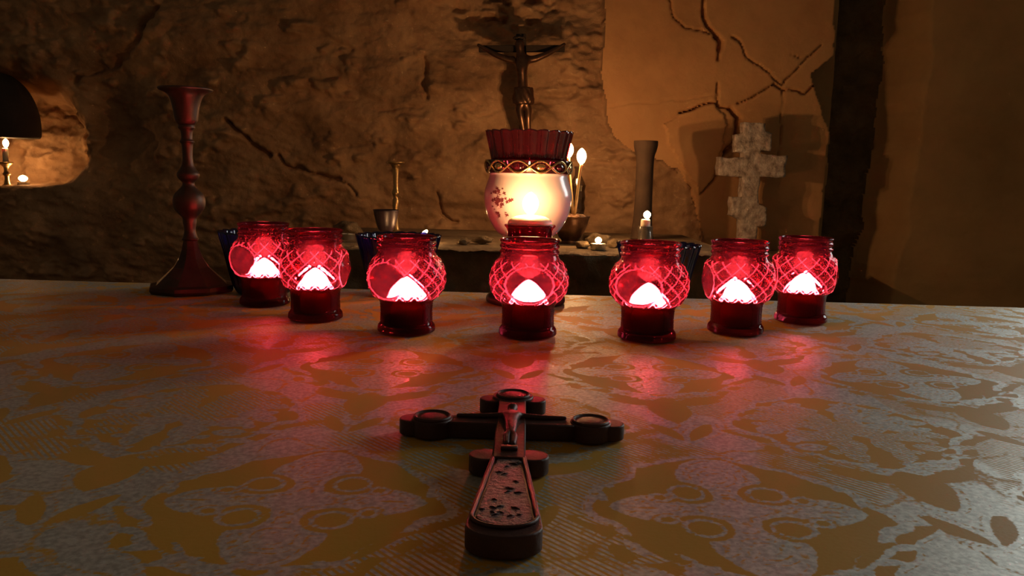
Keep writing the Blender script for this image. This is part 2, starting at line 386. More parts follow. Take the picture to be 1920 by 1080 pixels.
    reg = np.zeros(X.shape, int); reg[plm & ~rough] = 1; reg[strip] = 2; reg[rec] = 3; reg[rw] = 2; reg[plm & rough] = 4; reg[plm & bulge] = 5
    fr = reg[:-1, :-1].reshape(-1)
    def sub(name, mask, mat, parent=None):
        q = Q[mask]; u, inv = np.unique(q, return_inverse=True); inv = inv.reshape(-1, 4)
        me = bpy.data.meshes.new(name); me.vertices.add(len(u)); me.vertices.foreach_set('co', V[u].astype(np.float32).ravel())
        me.loops.add(inv.size); me.loops.foreach_set('vertex_index', inv.ravel().astype(np.int32))
        me.polygons.add(len(inv)); me.polygons.foreach_set('loop_start', np.arange(0, inv.size, 4, dtype=np.int32))
        me.polygons.foreach_set('use_smooth', np.ones(len(inv), bool)); me.update(calc_edges=True); me.validate()
        me.materials.append(M[mat]); o = bpy.data.objects.new(name, me); COL.objects.link(o)
        if parent: o.parent = parent
        return o
    w = sub('wall_back', (fr == 0), 'rock'); w['kind'] = 'structure'
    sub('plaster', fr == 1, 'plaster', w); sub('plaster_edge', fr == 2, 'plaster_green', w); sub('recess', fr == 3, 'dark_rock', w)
    sub('bare_stone', fr == 4, 'rock', w); sub('plaster_block', fr == 5, 'plaster', w)
    return w
build_wall()
fv = [(-2.6, -1.2, 0), (2.6, -1.2, 0), (2.6, 3.1, 0), (-2.6, 3.1, 0), (-2.6, -1.2, -.1), (2.6, -1.2, -.1), (2.6, 3.1, -.1), (-2.6, 3.1, -.1)]
fo = mesh_obj('floor', fv, [(0, 1, 2, 3), (7, 6, 5, 4), (0, 4, 5, 1), (1, 5, 6, 2), (2, 6, 7, 3), (3, 7, 4, 0)], M['dark_rock'], smooth=False); fo['kind'] = 'structure'

# rock ledge in front of the wall
def ledge_z(Y): return CZ - 0.182
def build_ledge():
    x0 = at(585, 470, 2.1).x; x1 = at(1330, 470, 2.3).x
    xs = np.arange(x0, x1, 0.008)
    prof = [(WY - 0.092 - 0.0120 * i, None) for i in range(60)]
    prof += [(1.945, ledge_z(1.95) - 0.006 - 0.014 * i) for i in range(62)]
    V = []
    for j, (y, z) in enumerate(prof):
        zz = ledge_z(y) if z is None else z
        n1 = fbm(xs * 22, np.full_like(xs, j * 0.28), 3, 4); n2 = fbm(xs * 5, np.full_like(xs, j * 0.07), 8, 4)
        if z is None:
            zc = zz - 0.030 * np.abs(n1) * min(1, max(0.0, (2.0 - y) * 8 + 0.3)); yc = np.full_like(xs, y)
        else:
            zc = np.full_like(xs, zz); yc = y + 0.035 * n2 + 0.010 * n1
        for a, b, c in zip(xs, np.broadcast_to(yc, xs.shape), np.broadcast_to(zc, xs.shape)): V.append((a, b, max(c, 0.0)))
    n = len(xs); m = len(prof); Fc = []
    for j in range(m - 1):
        for i in range(n - 1): Fc.append((j * n + i, (j + 1) * n + i, (j + 1) * n + i + 1, j * n + i + 1))
    # rough end faces
    for i in (0, n - 1):
        ring = [j * n + i for j in range(m)]
        b = len(V); V.append((V[i][0], WY - 0.092, 0.0)); ring.append(b)
        Fc.append(tuple(ring if i == 0 else reversed(ring)))
    o = mesh_obj('stone_ledge', V, Fc, M['ledge'])
    tag(o, 'rough stone ledge along the foot of the rock wall, carrying the small candles', 'ledge')
build_ledge()

# ------------------------------------------------------------------ altar table and damask cloth
ROT = math.radians(-2.13)
tb = thing('altar_table', 'wooden altar table under the gold and silver damask cloth', 'table', (0.0, 0.40, 0), ROT)
def box(name, lo, hi, mat, parent, bevel=0.004):
    bm = prism([(lo[0], lo[1]), (hi[0], lo[1]), (hi[0], hi[1]), (lo[0], hi[1])], lo[2], hi[2], bevel)
    return bm_obj(name, bm, mat, parent)
box('tabletop', (-1.02, -0.70, T - 0.035), (1.02, 0.733, T - 0.003), M['wood'], tb)
for sx in (-0.94, 0.94):
    for sy in (-0.62, 0.65): box('leg', (sx - .035, sy - .035, 0), (sx + .035, sy + .035, T - 0.035), M['wood'], tb)

def ell(u, v, cx, cy, rx, ry, ang=0.0):
    c, s = math.cos(ang), math.sin(ang); du, dv = u - cx, v - cy
    a = (du * c + dv * s) / rx; b = (-du * s + dv * c) / ry
    return (1 - np.sqrt(a * a + b * b)) * min(rx, ry)
def leaf(u, v, cx, cy, ln, wd, ang):
    """pointed leaf: overlap of two discs"""
    c, s = math.cos(ang), math.sin(ang); du, dv = u - cx, v - cy
    a = du * c + dv * s; b = np.abs(-du * s + dv * c)
    R = (ln * ln + wd * wd) / (2 * wd)
    return R - np.hypot(a, b + R - wd)
def damask(x, y):
    px, py = 0.2262, 0.290
    x, y = x + 0.0035 * fbm(x * 24, y * 24, 81, 2), y + 0.0035 * fbm(x * 24 + 5, y * 24, 85, 2)      # hand-drawn irregularity
    def cell(x0, y0):
        return np.mod(x - x0 + px / 2, px) - px / 2, np.mod(y - y0 + py / 2, py) - py / 2
    uA, vA = cell(0.006 + px / 2, 0.392); uB, vB = cell(0.006, 0.537)
    def ogee(u, v):
        th = np.arctan2(v / 0.095, u / 0.082)
        k = (np.abs(u) / 0.076) ** 1.5 + (np.abs(v) / 0.079) ** 1.5
        return k ** (1 / 1.45) * (1 + 0.055 * np.abs(np.sin(4 * th + 0.6)) + 0.03 * np.sin(13 * th))
    oA = ogee(uA, vA); oB = ogee(uB, vB)
    ground = np.maximum(1 - oA, 1 - oB) * 0.075            # > 0 : ochre medallion ground
    s = -ground
    for (u, v, o) in ((uA, vA, oA), (uB, vB, oB)):
        au = np.abs(u)
        # crescent sprays that cup each medallion from below, and a spade under its tip
        cres = np.minimum(0.0055 - np.abs(o - 1.21 - 0.05 * np.sin(au * 60)) * 0.075, np.minimum(-v - 0.012, au - 0.018))
        s = np.minimum(s, -cres)
        s = np.minimum(s, -leaf(u, v, 0, -0.112, 0.030, 0.015, math.pi / 2))
        s = np.minimum(s, -leaf(au, v, 0.021, -0.094, 0.026, 0.008, 0.35))
        s = np.minimum(s, -leaf(au, v, 0.012, 0.128, 0.022, 0.006, 1.1))
        s = np.minimum(s, -leaf(au, v, 0.066, 0.094, 0.017, 0.0035, -0.9))
        s = np.minimum(s, -leaf(au, v, 0.058, 0.106, 0.012, 0.0028, -0.5))
        # leaf teeth that break into the ground from the band
        for k in range(5):
            a = 0.25 + 0.28 * k; R = (0.074, 0.077)
            s = np.maximum(s, leaf(au, v, R[0] * math.cos(a) * 1.0, R[1] * math.sin(a), 0.014, 0.005, a + 0.9))
            s = np.maximum(s, leaf(au, -v, R[0] * math.cos(a), R[1] * math.sin(a), 0.012, 0.004, a - 0.7))
    # motif A : four-lobed palmette with paired scrolls
    u, v = np.abs(uA), vA; av = np.abs(vA)
    q = np.maximum(ell(u, av, 0, 0.041, 0.024, 0.024), leaf(u, av, 0, 0.049, 0.025, 0.020, math.pi / 2))
    q = np.maximum(q, leaf(u, av, 0.042, 0, 0.024, 0.0165, 0)); q = np.maximum(q, ell(u, av, 0, 0, 0.030, 0.012)); q = np.maximum(q, ell(u, av, 0, 0, 0.010, 0.030))
    q = np.minimum(q, -ell(u, av, 0.0225, 0.0215, 0.0150, 0.0145)); q = np.minimum(q, -ell(u, av, 0.0385, 0.0135, 0.0078, 0.0072))
    for (cx, cy, r) in ((0.0225, 0.0215, 0.0095), (0.0385, 0.0135, 0.0046)):
        rg = 0.0013 - np.abs(np.hypot(u - cx, av - cy) - r); q = np.maximum(q, rg)
    q = np.minimum(q, -(0.0006 - np.abs(ell(u, av, 0, 0.043, 0.011, 0.011)))); q = np.minimum(q, -leaf(u, av, 0.048, 0, 0.009, 0.0012, 0.0))
    s = np.where(oA < 0.97, np.maximum(s, q), s)
    # motif B : leafy spray
    u, v = np.abs(uB), vB; q = np.full(u.shape, -1.0)
    rng = random.Random(5)
    q = np.maximum(q, ell(u, v, 0, 0, 0.012, 0.014))
    for ring, n, ln in ((0.022, 3, 0.015), (0.040, 5, 0.016), (0.056, 6, 0.012)):
        for k in range(n):
            a = -1.45 + 2.9 * (k + 0.5) / n + rng.uniform(-.1, .1)
            q = np.maximum(q, leaf(u, v, ring * math.cos(a) * 0.98, ring * math.sin(a) * 1.05, ln, ln * 0.60, a + rng.uniform(-.7, .7)))
            q = np.maximum(q, ell(u, v, ring * math.cos(a + .22), ring * math.sin(a + .22), 0.0042, 0.0042))
    for a in (-1.2, -.5, .2, .9):
        q = np.maximum(q, leaf(u, v, 0.028 * math.cos(a), 0.028 * math.sin(a), 0.030, 0.0018, a))
    s = np.where(oB < 0.97, np.maximum(s, q), s)
    # stitched outline just inside every silver shape
    s = np.where(s > 0.0016, np.minimum(s, np.maximum(np.abs(s - 0.0042) - 0.0005, -0.0004)), s)
    # ribbed stretches of the silver band
    hatch = np.where((oA > 1.08) & (oB > 1.08), fbm(x * 16, y * 13, 6, 2) - 0.08, -0.4)
    hatch = np.where((oB < 0.95) & (s > 0), fbm(x * 18, y * 18, 12, 2) + 0.1, hatch)
    # fine drawing inside the band
    ln = 0.0006 - np.abs(fbm(x * 30, y * 26, 14, 2)) * 0.012
    s = np.where((s > 0) & (np.minimum(oA, oB) > 1.05), np.minimum(s, -ln), s)
    return s, hatch

def build_cloth():
    ys = [-0.70]
    while ys[-1] < 0.735:
        wy = ys[-1] + 0.40
        ys.append(ys[-1] + (0.012 if wy < 0.22 else 0.0021 if wy < 0.75 else 0.0030))
    ys = np.array(ys); ys = ys * (0.735 - -0.70) / (ys[-1] + 0.70) + (-0.70 - -0.70 * (0.735 + 0.70) / (ys[-1] + 0.70)) * 1.0
    ys[0] = -0.702; ys[-1] = 0.737
    xs = np.concatenate([np.arange(-1.024, -0.80, 0.008), np.arange(-0.80, 0.80, 0.0026), np.arange(0.80, 1.026, 0.008)])
    # hanging borders continue the grid beyond each edge
    hang = np.array([0.004, 0.02, 0.06, 0.12, 0.20, 0.28, 0.34])
    ax = np.concatenate([xs[0] - hang[::-1], xs, xs[-1] + hang]); ay = np.concatenate([ys[0] - hang[::-1], ys, ys[-1] + hang])
    A, B = np.meshgrid(ax, ay)
    ox = np.where(A < xs[0], xs[0] - A, np.where(A > xs[-1], A - xs[-1], 0)); oy = np.where(B < ys[0], ys[0] - B, np.where(B > ys[-1], B - ys[-1], 0))
    X = np.clip(A, xs[0], xs[-1]); Y = np.clip(B, ys[0], ys[-1]); drop = np.maximum(ox, oy)
    fold = 0.012 * np.minimum(1, drop * 6) * (1 + np.sin(A * 26 + B * 26))
    X = X + np.sign(A) * np.where(ox > 0, 0.003 + fold, 0); Y = Y + np.sign(B - 0.1) * np.where(oy > 0, 0.003 + fold, 0)
    Zc = T + 0.0004 * fbm(A * 9, B * 9, 2, 2) - drop - 0.0008
    co = np.stack([X, Y, Zc], -1).reshape(-1, 3).astype(np.float32)
    c, s_ = math.cos(ROT), math.sin(ROT)
    wx = A * c - B * s_; wy = A * s_ + B * c + 0.40
    sdf, hatch = damask(wx, wy)
    ny, nx = A.shape; idx = np.arange(ny * nx).reshape(ny, nx)
    Q = np.stack([idx[:-1, :-1], idx[:-1, 1:], idx[1:, 1:], idx[1:, :-1]], -1).reshape(-1, 4)
    me = bpy.data.meshes.new('tablecloth'); me.vertices.add(len(co)); me.vertices.foreach_set('co', co.ravel())
    me.loops.add(Q.size); me.loops.foreach_set('vertex_index', Q.ravel().astype(np.int32))
    me.polygons.add(len(Q)); me.polygons.foreach_set('loop_start', np.arange(0, Q.size, 4, dtype=np.int32))
    me.polygons.foreach_set('use_smooth', np.ones(len(Q), bool)); me.update(calc_edges=True)
    for nm, val in (('silver', sdf), ('hatch', hatch)):
        a = me.attributes.new(nm, 'FLOAT', 'POINT'); a.data.foreach_set('value', val.ravel().astype(np.float32))
    me.materials.append(M['cloth'])
    o = bpy.data.objects.new('tablecloth', me); COL.objects.link(o)
    o.location = (0, 0.40, 0); o.rotation_euler = (0, 0, ROT)
    tag(o, 'ochre satin damask cloth with silver thread medallions covering the altar table', 'tablecloth')
build_cloth()

# ------------------------------------------------------------------ candles
def make_flame(parent, loc, h, r, power, mat='flame', lean=0.0, col=(1.0, 0.465, 0.18), lr=0.004):
    shape = [(0.25, 0), (0.60, 0.10), (0.92, 0.32), (1.0, 0.52), (0.78, 0.76), (0.36, 0.93), (0.03, 1.0)]
    if mat == 'jar_flame': shape = [(0.75, 0), (1.0, 0.12), (0.97, 0.32), (0.74, 0.60), (0.42, 0.82), (0.18, 0.95), (0.03, 1.0)]
    prof = smooth_prof([(r * a_, h * b_) for a_, b_ in shape], 4)
    v, f = lathe(prof, 16)
    v = [(x + lean * z, y, z) for x, y, z in v]
    o = mesh_obj('flame', v, f, M[mat], parent, loc=loc)
    o['label'] = 'bright yellow-white flame'
    if power:
        ld = bpy.data.lights.new('candle_light', 'POINT'); lo = bpy.data.objects.new('candle_light', ld); COL.objects.link(lo)
        ld.energy = power; ld.color = col; ld.shadow_soft_size = lr; lo.parent = parent
        lo.location = (loc[0] + lean * h * .4, loc[1], loc[2] + h * 0.45)
    return o
def make_wick(parent, z, h=0.006):
    v, f = tube([(0, 0, z - 0.002), (0.0003, 0, z + h * .6), (0.001, 0, z + h)], 0.0008, 6)
    return mesh_obj('wick', v, f, M['wick'], parent)

# --- quilted ruby jars
def jar_mesh():
    outer = smooth_prof([(0.0265, 0.0), (0.0300, 0.0015), (0.0306, 0.004), (0.0300, 0.0075), (0.0278, 0.011), (0.0272, 0.016), (0.0272, 0.026),
                         (0.0280, 0.032), (0.0318, 0.0385), (0.0372, 0.047), (0.0394, 0.057), (0.0382, 0.067), (0.0345, 0.0765), (0.0312, 0.0825)], 7)
    neck = smooth_prof([(0.0312, 0.0825), (0.0300, 0.0855), (0.0298, 0.0865), (0.0312, 0.088), (0.0312, 0.0895), (0.0299, 0.091), (0.0299, 0.0925), (0.0312, 0.094),
                        (0.0312, 0.0955), (0.0301, 0.097), (0.0302, 0.0985), (0.0313, 0.1002), (0.0312, 0.1015), (0.0300, 0.1022)], 3)
    inner = [(0.0285, 0.1015), (0.0280, 0.098), (0.0282, 0.086), (0.0300, 0.080), (0.0330, 0.0745), (0.0362, 0.066), (0.0374, 0.057), (0.0352, 0.0475),
             (0.0300, 0.039), (0.0262, 0.033), (0.0252, 0.027), (0.0252, 0.012), (0.0240, 0.007), (0.0100, 0.006), (0.0010, 0.006)]
    prof = outer + neck[1:] + inner
    no = len(outer)
    seg = 256
    def fn(r, z, a):
        if r < 0.0263 or z > 0.0835: return r
        if (r, z) in inner_set: return r
        if 0.035 < z < 0.081:
            e = min(1, (z - 0.035) / 0.004, (0.081 - z) / 0.004)
            n = 14
            p = a * n / (2 * math.pi); q = (z - 0.035) / 0.0160
            l1 = abs(((p + q) % 1) - 0.5); l2 = abs(((p - q) % 1) - 0.5)
            rib = max(0, 1 - l1 / 0.11) + max(0, 1 - l2 / 0.11)
            pil = (0.5 - abs(l1 - 0.25)) * 0.2 + (0.5 - abs(l2 - .25)) * 0.2
            d = 0.0016 * min(rib, 1.2) + 0.0030 * (l1 + l2)
            # smooth oval window on the two opposite sides
            for a0 in (0.0, math.pi):
                da = (a - a0 + math.pi) % (2 * math.pi) - math.pi
                k = (da / 0.62) ** 2 + ((z - 0.057) / 0.0185) ** 2
                if k < 1: d = 0.0
                elif k < 1.16: d = 0.0016
            return r + e * d
        if 0.013 < z < 0.031:
            p = a * 40 / (2 * math.pi)
            return r + 0.00055 * max(0, math.sin(2 * math.pi * p) * math.sin(z * 1300))
        return r
    inner_set = set(inner)
    v, f = lathe(prof, seg, fn)
    rv = []
    for (r, z) in prof:
        for k in range(seg):
            a = 2 * math.pi * k / seg; val = 0.0
            if 0.036 < z < 0.0805 and (r, z) not in inner_set:
                p = a * 14 / (2 * math.pi); q = (z - 0.035) / 0.0160
                l1 = abs(((p + q) % 1) - 0.5); l2 = abs(((p - q) % 1) - 0.5)
                val = max(0.0, 1 - min(l1, l2) / 0.075)  # lighter film lines, a painted glint on the ridges
                for a0 in (0.0, math.pi):
                    da = (a - a0 + math.pi) % (2 * math.pi) - math.pi
                    e2 = (da / 0.62) ** 2 + ((z - 0.057) / 0.0185) ** 2
                    if e2 < 1: val = 0.0
                    elif e2 < 1.16: val = 0.8
            rv.append(val)
    me = bpy.data.meshes.new('glass_jar'); me.from_pydata(v, [], f); me.update()
    me.polygons.foreach_set('use_smooth', [True] * len(me.polygons)); me.materials.append(M['red_glass'])
    a_ = me.attributes.new('ridge', 'FLOAT', 'POINT'); a_.data.foreach_set('value', rv)
    return me
JAR = jar_mesh()
wv, wf = lathe(smooth_prof([(0.0005, 0.0062), (0.020, 0.0064), (0.0240, 0.0085), (0.0248, 0.014), (0.0248, 0.027), (0.0256, 0.0325), (0.0276, 0.0358), (0.0270, 0.0375), (0.0225, 0.0402), (0.014, 0.0418), (0.005, 0.0424), (0.0005, 0.0425)], 3), 48)
jars = [((497, 576), 1.00, 2.15, 'leftmost ruby glass votive jar, farthest back beside the tall candlestick', 'lit candle inside the leftmost ruby jar by the tall candlestick'),
        ((592, 603), 1.00, 0.0, 'ruby quilted votive jar second from the left, overlapping the leftmost jar', 'lit candle inside the second ruby jar from the left'),
        ((762, 627), 1.00, 2.1, 'ruby votive jar third from the left in front of the wide blue glass', 'lit candle inside the ruby jar third from the left'),
        ((989, 634), 1.00, 1.57, 'middle ruby votive jar with smooth oval window straight behind the carved cross', 'lit candle inside the middle ruby jar behind the carved cross'),
        ((1212, 640), 1.00, 2.05, 'ruby votive jar third from the right with a blue glass behind it', 'lit candle inside the ruby jar third from the right'),
        ((1378, 628), 1.00, 0.0, 'ruby quilted votive jar second from the right below the stone cross', 'lit candle inside the ruby jar below the stone cross'),
        ((1500, 608), 1.00, 0.2, 'rightmost ruby quilted votive jar near the end of the row', 'lit candle inside the rightmost ruby jar')]
for i, (pp, sc, rz, lb, lc) in enumerate(jars):
    g = on(pp[0], pp[1] - 6)
    j = thing('votive_jar', lb, 'jar', (g.x, g.y, T), -rz, 'ruby votive jars set in an arc')
    o = bpy.data.objects.new('glass_jar', JAR); COL.objects.link(o); o.parent = j
    c = thing('candle', lc, 'candle', (g.x, g.y, T), random.uniform(0, 6), 'candles inside the ruby jars')
    if i == 0:
        W0 = mesh_obj('wax', wv, wf, M['wax'], c)
    else:
        w_ = W0.copy(); COL.objects.link(w_); w_.parent = c
    make_wick(c, 0.0424, 0.005)
    make_flame(c, (0, 0, 0.0400), 0.0185, 0.0145, 0.14, 'jar_flame', col=(1.0, 0.60, 0.34))

# --- red cup with a brimming candle behind the middle jar
CUPX, CUPY = on(990, 600).x, 0.945
cupz = at(990, 421, CUPY).z - T
cp = thing('votive_cup', 'plain red glass cup brimming with candle wax behind the middle jar', 'cup', (CUPX, CUPY, T))
pr = smooth_prof([(0.018, 0), (0.0205, 0.002), (0.0215, 0.02), (0.0235, 0.06), (0.0262, cupz - 0.016), (0.0270, cupz - 0.006), (0.0300, cupz - 0.002), (0.0298, cupz)], 5) + \
    [(0.0272, cupz), (0.0262, cupz - 0.004), (0.0245, cupz - 0.02), (0.0218, 0.06), (0.019, 0.008), (0.001, 0.006)]
v, f = lathe(pr, 72); mesh_obj('glass_cup', v, f, M['red_glass'], cp)
cc = thing('candle', 'glowing white candle rising over the rim of the plain red cup', 'candle', (CUPX, CUPY, T))
v, f = lathe(smooth_prof([(0.001, 0.007), (0.016, 0.008), (0.0205, 0.06), (0.0236, cupz - 0.02), (0.0258, cupz - 0.002), (0.0264, cupz + 0.0015), (0.0245, cupz + 0.0055), (0.018, cupz + 0.0092), (0.009, cupz + 0.0108), (0.0005, cupz + 0.0112)], 4), 48)
mesh_obj('wax', v, f, M['wax'], cc)
make_wick(cc, cupz + 0.011, 0.006); make_flame(cc, (0, 0, cupz + 0.012), 0.026, 0.0095, 0.60)

# --- porcelain oil lamp with its red fluted glass
lp = on(985, 566); LX, LY = lp.x, lp.y
lamp = thing('oil_lamp', 'white porcelain lamp with gilt braided rim and maroon flower spray behind the middle jar', 'lamp', (LX, LY, T))
S = lambda y: at(985, y, LY).z - T       # height on the lamp of a photograph row
v, f = lathe(smooth_prof([(0.050, 0), (0.0525, 0.002), (0.052, 0.008), (0.046, 0.013), (0.032, 0.020), (0.022, 0.032), (0.018, 0.05), (0.019, 0.068), (0.024, 0.080)], 5), 64)
mesh_obj('foot', v, f, M['old_brass'], lamp)
v, f = lathe(smooth_prof([(0.022, 0.079), (0.030, 0.086), (0.043, 0.097), (0.0535, S(402)), (0.0572, S(376)), (0.0568, S(358)), (0.0530, S(340)), (0.0508, S(330)), (0.0512, S(324))], 6), 96)
globe = mesh_obj('globe', v, f, M['porcelain'], lamp)
bz0, bz1 = S(326), S(301)
v, f = lathe([(0.0505, bz0), (0.0525, bz0 + .002), (0.0535, (bz0 + bz1) / 2), (0.0555, bz1 - .002), (0.0560, bz1), (0.0525, bz1), (0.049, bz0)], 96,
             lambda r, z, a: r + (0.0008 * math.cos(12 * a) if z > bz1 - .003 else 0), closed=True)
mesh_obj('rim_band', v, f, M['red_flute'], lamp)
for ph in (0, math.pi):                  # the two interlaced gilt strands
    pts = []
    for k in range(193):
        a = 2 * math.pi * k / 192; w = math.sin(6 * a + ph)
        z = (bz0 + bz1) / 2 + w * (bz1 - bz0) * 0.42; rr = 0.0550 + 0.0012 * (z - bz0) / (bz1 - bz0) + 0.0008 * math.cos(6 * a + ph)
        pts.append((rr * math.cos(a), rr * math.sin(a), z))
    v, f = tube(pts, 0.0014, 8); mesh_obj('gilt_strand', v, f, M['gold'], lamp)
for k in range(12):                      # drops between the strands
    a = 2 * math.pi * (k + 0.5) / 12
    bm = bmesh.new(); bmesh.ops.create_uvsphere(bm, u_segments=12, v_segments=8, radius=1.0)
    bmesh.ops.scale(bm, vec=(0.0022, 0.0065, 0.0042), verts=bm.verts)
    o = bm_obj('cabochon', bm, M['gold'] if k % 2 else M['red_flute'], lamp, True, (0.0548 * math.cos(a), 0.0548 * math.sin(a), (bz0 + bz1) / 2)); o.rotation_euler = (0, 0, a)
# flower spray fired onto the globe: small raised petals and leaves
rs = random.Random(3)
def globe_r(z):
    pts = [(0.0535, S(402)), (0.0572, S(376)), (0.0568, S(358)), (0.0530, S(340)), (0.0508, S(330))]
    return float(np.interp(z, [p[1] for p in pts], [p[0] for p in pts]))
spray = [(0, 0)] + [(rs.gauss(-.002, .0062), rs.gauss(0.001, .0078)) for _ in range(40)] + [(0.012, -.002), (0.016, 0.0), (0.019, 0.001), (-0.004, -0.016), (-0.003, -0.020), (0.004, 0.014), (0.009, 0.006)]
for (s_, t_) in spray:
    z = S(374) + t_; R = globe_r(z) + 0.0002; a = math.radians(-90 - 40) + s_ / R
    n_ = 5; sz = rs.uniform(.0020, .0042); pv = [(0, 0, .0004)]
    for k in range(n_ * 2):
        q = math.pi * k / n_; rr = sz * (1.0 if k % 2 else 0.5); pv.append((0, rr * math.cos(q), rr * math.sin(q)))
    pf = [(0, 1 + k, 1 + (k + 1) % (n_ * 2)) for k in range(n_ * 2)]
    o = mesh_obj('petal', [(x + 0.0002, y, z2) for x, y, z2 in pv], pf, M['decal'], globe, False, (R * math.cos(a), R * math.sin(a), z)); o.rotation_euler = (0, 0, a)
def fluted(name, rb, rt, z0, z1, nfl, mat, amp, parent=None, thick=0.0022, rimwave=0.0015):
    prof = smooth_prof([(rb * .96, z0), (rb, z0 + .003), ((rb * 2 + rt) / 3, z0 + (z1 - z0) * .35), ((rb + rt * 2) / 3, z0 + (z1 - z0) * .7), (rt, z1)], 5)
    pin = [(max(r - thick, .001), max(z, z0 + .004)) for r, z in reversed(prof)] + [(0.001, z0 + .004)]
    def fn(r, z, a):
        if r < rb * .5: return r
        return r + amp * abs(math.cos(nfl * a / 2)) * min(1, (z - z0) / .01)
    v, f = lathe(prof + pin, nfl * 8, fn)
    v = [(x, y, z + (rimwave * abs(math.cos(nfl * math.atan2(y, x) / 2)) if z > z1 - 0.004 else 0)) for x, y, z in v]
    return mesh_obj(name, v, f, M[mat], parent)
fg = thing('fluted_glass', 'dark red fluted oil glass set in the top of the porcelain lamp', 'glass', (LX, LY, T))
fluted('glass_bowl', 0.043, 0.0545, S(322), S(248), 20, 'red_flute', 0.0030, fg)

# --- cobalt fluted glasses
for (px_, py_, rim, lb) in [(495, 548, 434, 'dark blue fluted glass hidden behind the leftmost ruby jar'), (747, 552, 441, 'dark blue fluted glass behind the third ruby jar from the left'),
                            (1230, 560, 458, 'dark blue fluted glass behind the third ruby jar from the right')]:
    g = on(px_, py_); h = at(px_, rim, g.y).z - T
    b = thing('fluted_glass', lb, 'glass', (g.x, g.y, T), 0.1, 'blue fluted glasses')
    fluted('glass_bowl', 0.036, 0.0560, 0.001, h, 20, 'blue_glass', 0.0030, b)

# --- tall old candlestick
g = on(360, 545); cs = thing('candlestick', 'tall dark brass candlestick with faceted foot at the back left of the table', 'candlestick', (g.x, g.y, T))
C = lambda y: at(355, y, g.y).z - T
k_ = g.y / F
base = [(r * k_, z) for r, z in [(76, 0), (79, 0.004), (78, 0.009), (66, C(530)), (48, C(514)), (33, C(500)), (23, C(484)), (17, C(468)), (13, C(450))]]
v, f = lathe(base, 8); mesh_obj('foot', v, f, M['old_brass'], cs, False)
stem = smooth_prof([(r * k_, C(y)) for r, y in [(13, 451), (15, 448), (13, 444), (10, 432), (12, 418), (13, 408), (20, 400), (27, 390), (29, 377), (26, 365), (17, 355), (12, 349), (11, 342), (18, 334), (20, 326), (15, 318),
                                              (11, 310), (9, 296), (10, 272), (13, 266), (10, 260), (11, 246), (15, 240), (14, 234)]], 4)
v, f = lathe(stem, 40); mesh_obj('stem', v, f, M['old_brass'], cs)
cup = smooth_prof([(r * k_, C(y)) for r, y in [(14, 234), (19, 228), (21, 220), (24, 200), (28, 186), (34, 176), (46, 170), (48, 167), (46, 165)]], 4) + [(r * k_, C(y)) for r, y in [(30, 172), (20, 190), (17, 215), (1, 217)]]
v, f = lathe(cup, 40); mesh_obj('socket', v, f, M['old_brass'], cs)

# ------------------------------------------------------------------ carved cross lying on the cloth
c0 = on(957, 900); X0 = 0.0015; TH = 0.0112; CY = 0.500
rc = thing('blessing_cross', 'dark carved wooden cross with trefoil ends lying in the foreground', 'cross', (X0, CY, T), math.radians(-1.0))
def disc(cx, cy, r, n=28): return [(cx + r * math.cos(2 * math.pi * k / n), cy + r * math.sin(2 * math.pi * k / n)) for k in range(n)]
body = bmesh.new()
low = [(-0.0098, -0.066), (-0.0170, -0.148), (-0.0176, -0.158)] + [(0.0176 * -math.cos(t), -0.158 - 0.0125 * math.sin(t)) for t in np.linspace(0.15, math.pi - 0.15, 13)] + [(0.0176, -0.158), (0.0170, -0.148), (0.0098, -0.066)]
for poly, h in [([(-0.0092, 0.062), (-0.0094, -0.07), (0.0094, -0.07), (0.0092, 0.062)], TH), ([(-0.058, -0.0085), (0.058, -0.0085), (0.058, 0.0075), (-0.058, 0.0075)], TH - .0004), (low, TH - 0.0002),
                (disc(0, 0.056, 0.0145), TH + .0003), (disc(-0.0150, 0.052, 0.0085), TH - .001), (disc(0.0150, 0.052, 0.0085), TH - .001),
                (disc(-0.051, -0.001, 0.0132), TH + .0003), (disc(0.051, -0.001, 0.0132), TH + .0003), (disc(-0.0635, 0.001, 0.0090), TH - .001), (disc(0.0640, 0.001, 0.0090), TH - .001),
                (disc(-0.0135, -0.064, 0.0092), TH - .0008), (disc(0.0135, -0.064, 0.0092), TH - .0008)]:
    join(body, prism(poly, 0.0002, h, 0.0012, 3))
bm_obj('cross_body', body, M['relic_wood'], rc, True)
for cx, cy in ((0, 0.056), (-0.051, -0.001), (0.051, -0.001)):       # raised medallions with a turned edge
    v, f = lathe(smooth_prof([(0.0122, 0), (0.0122, 0.0012), (0.0112, 0.0019), (0.0100, 0.0010), (0.0088, 0.0008), (0.0060, 0.0013), (0.0010, 0.0016)], 3), 32)
    mesh_obj('medallion', v, f, M['relic_wood'], rc, True, (cx, cy, TH + .0001))
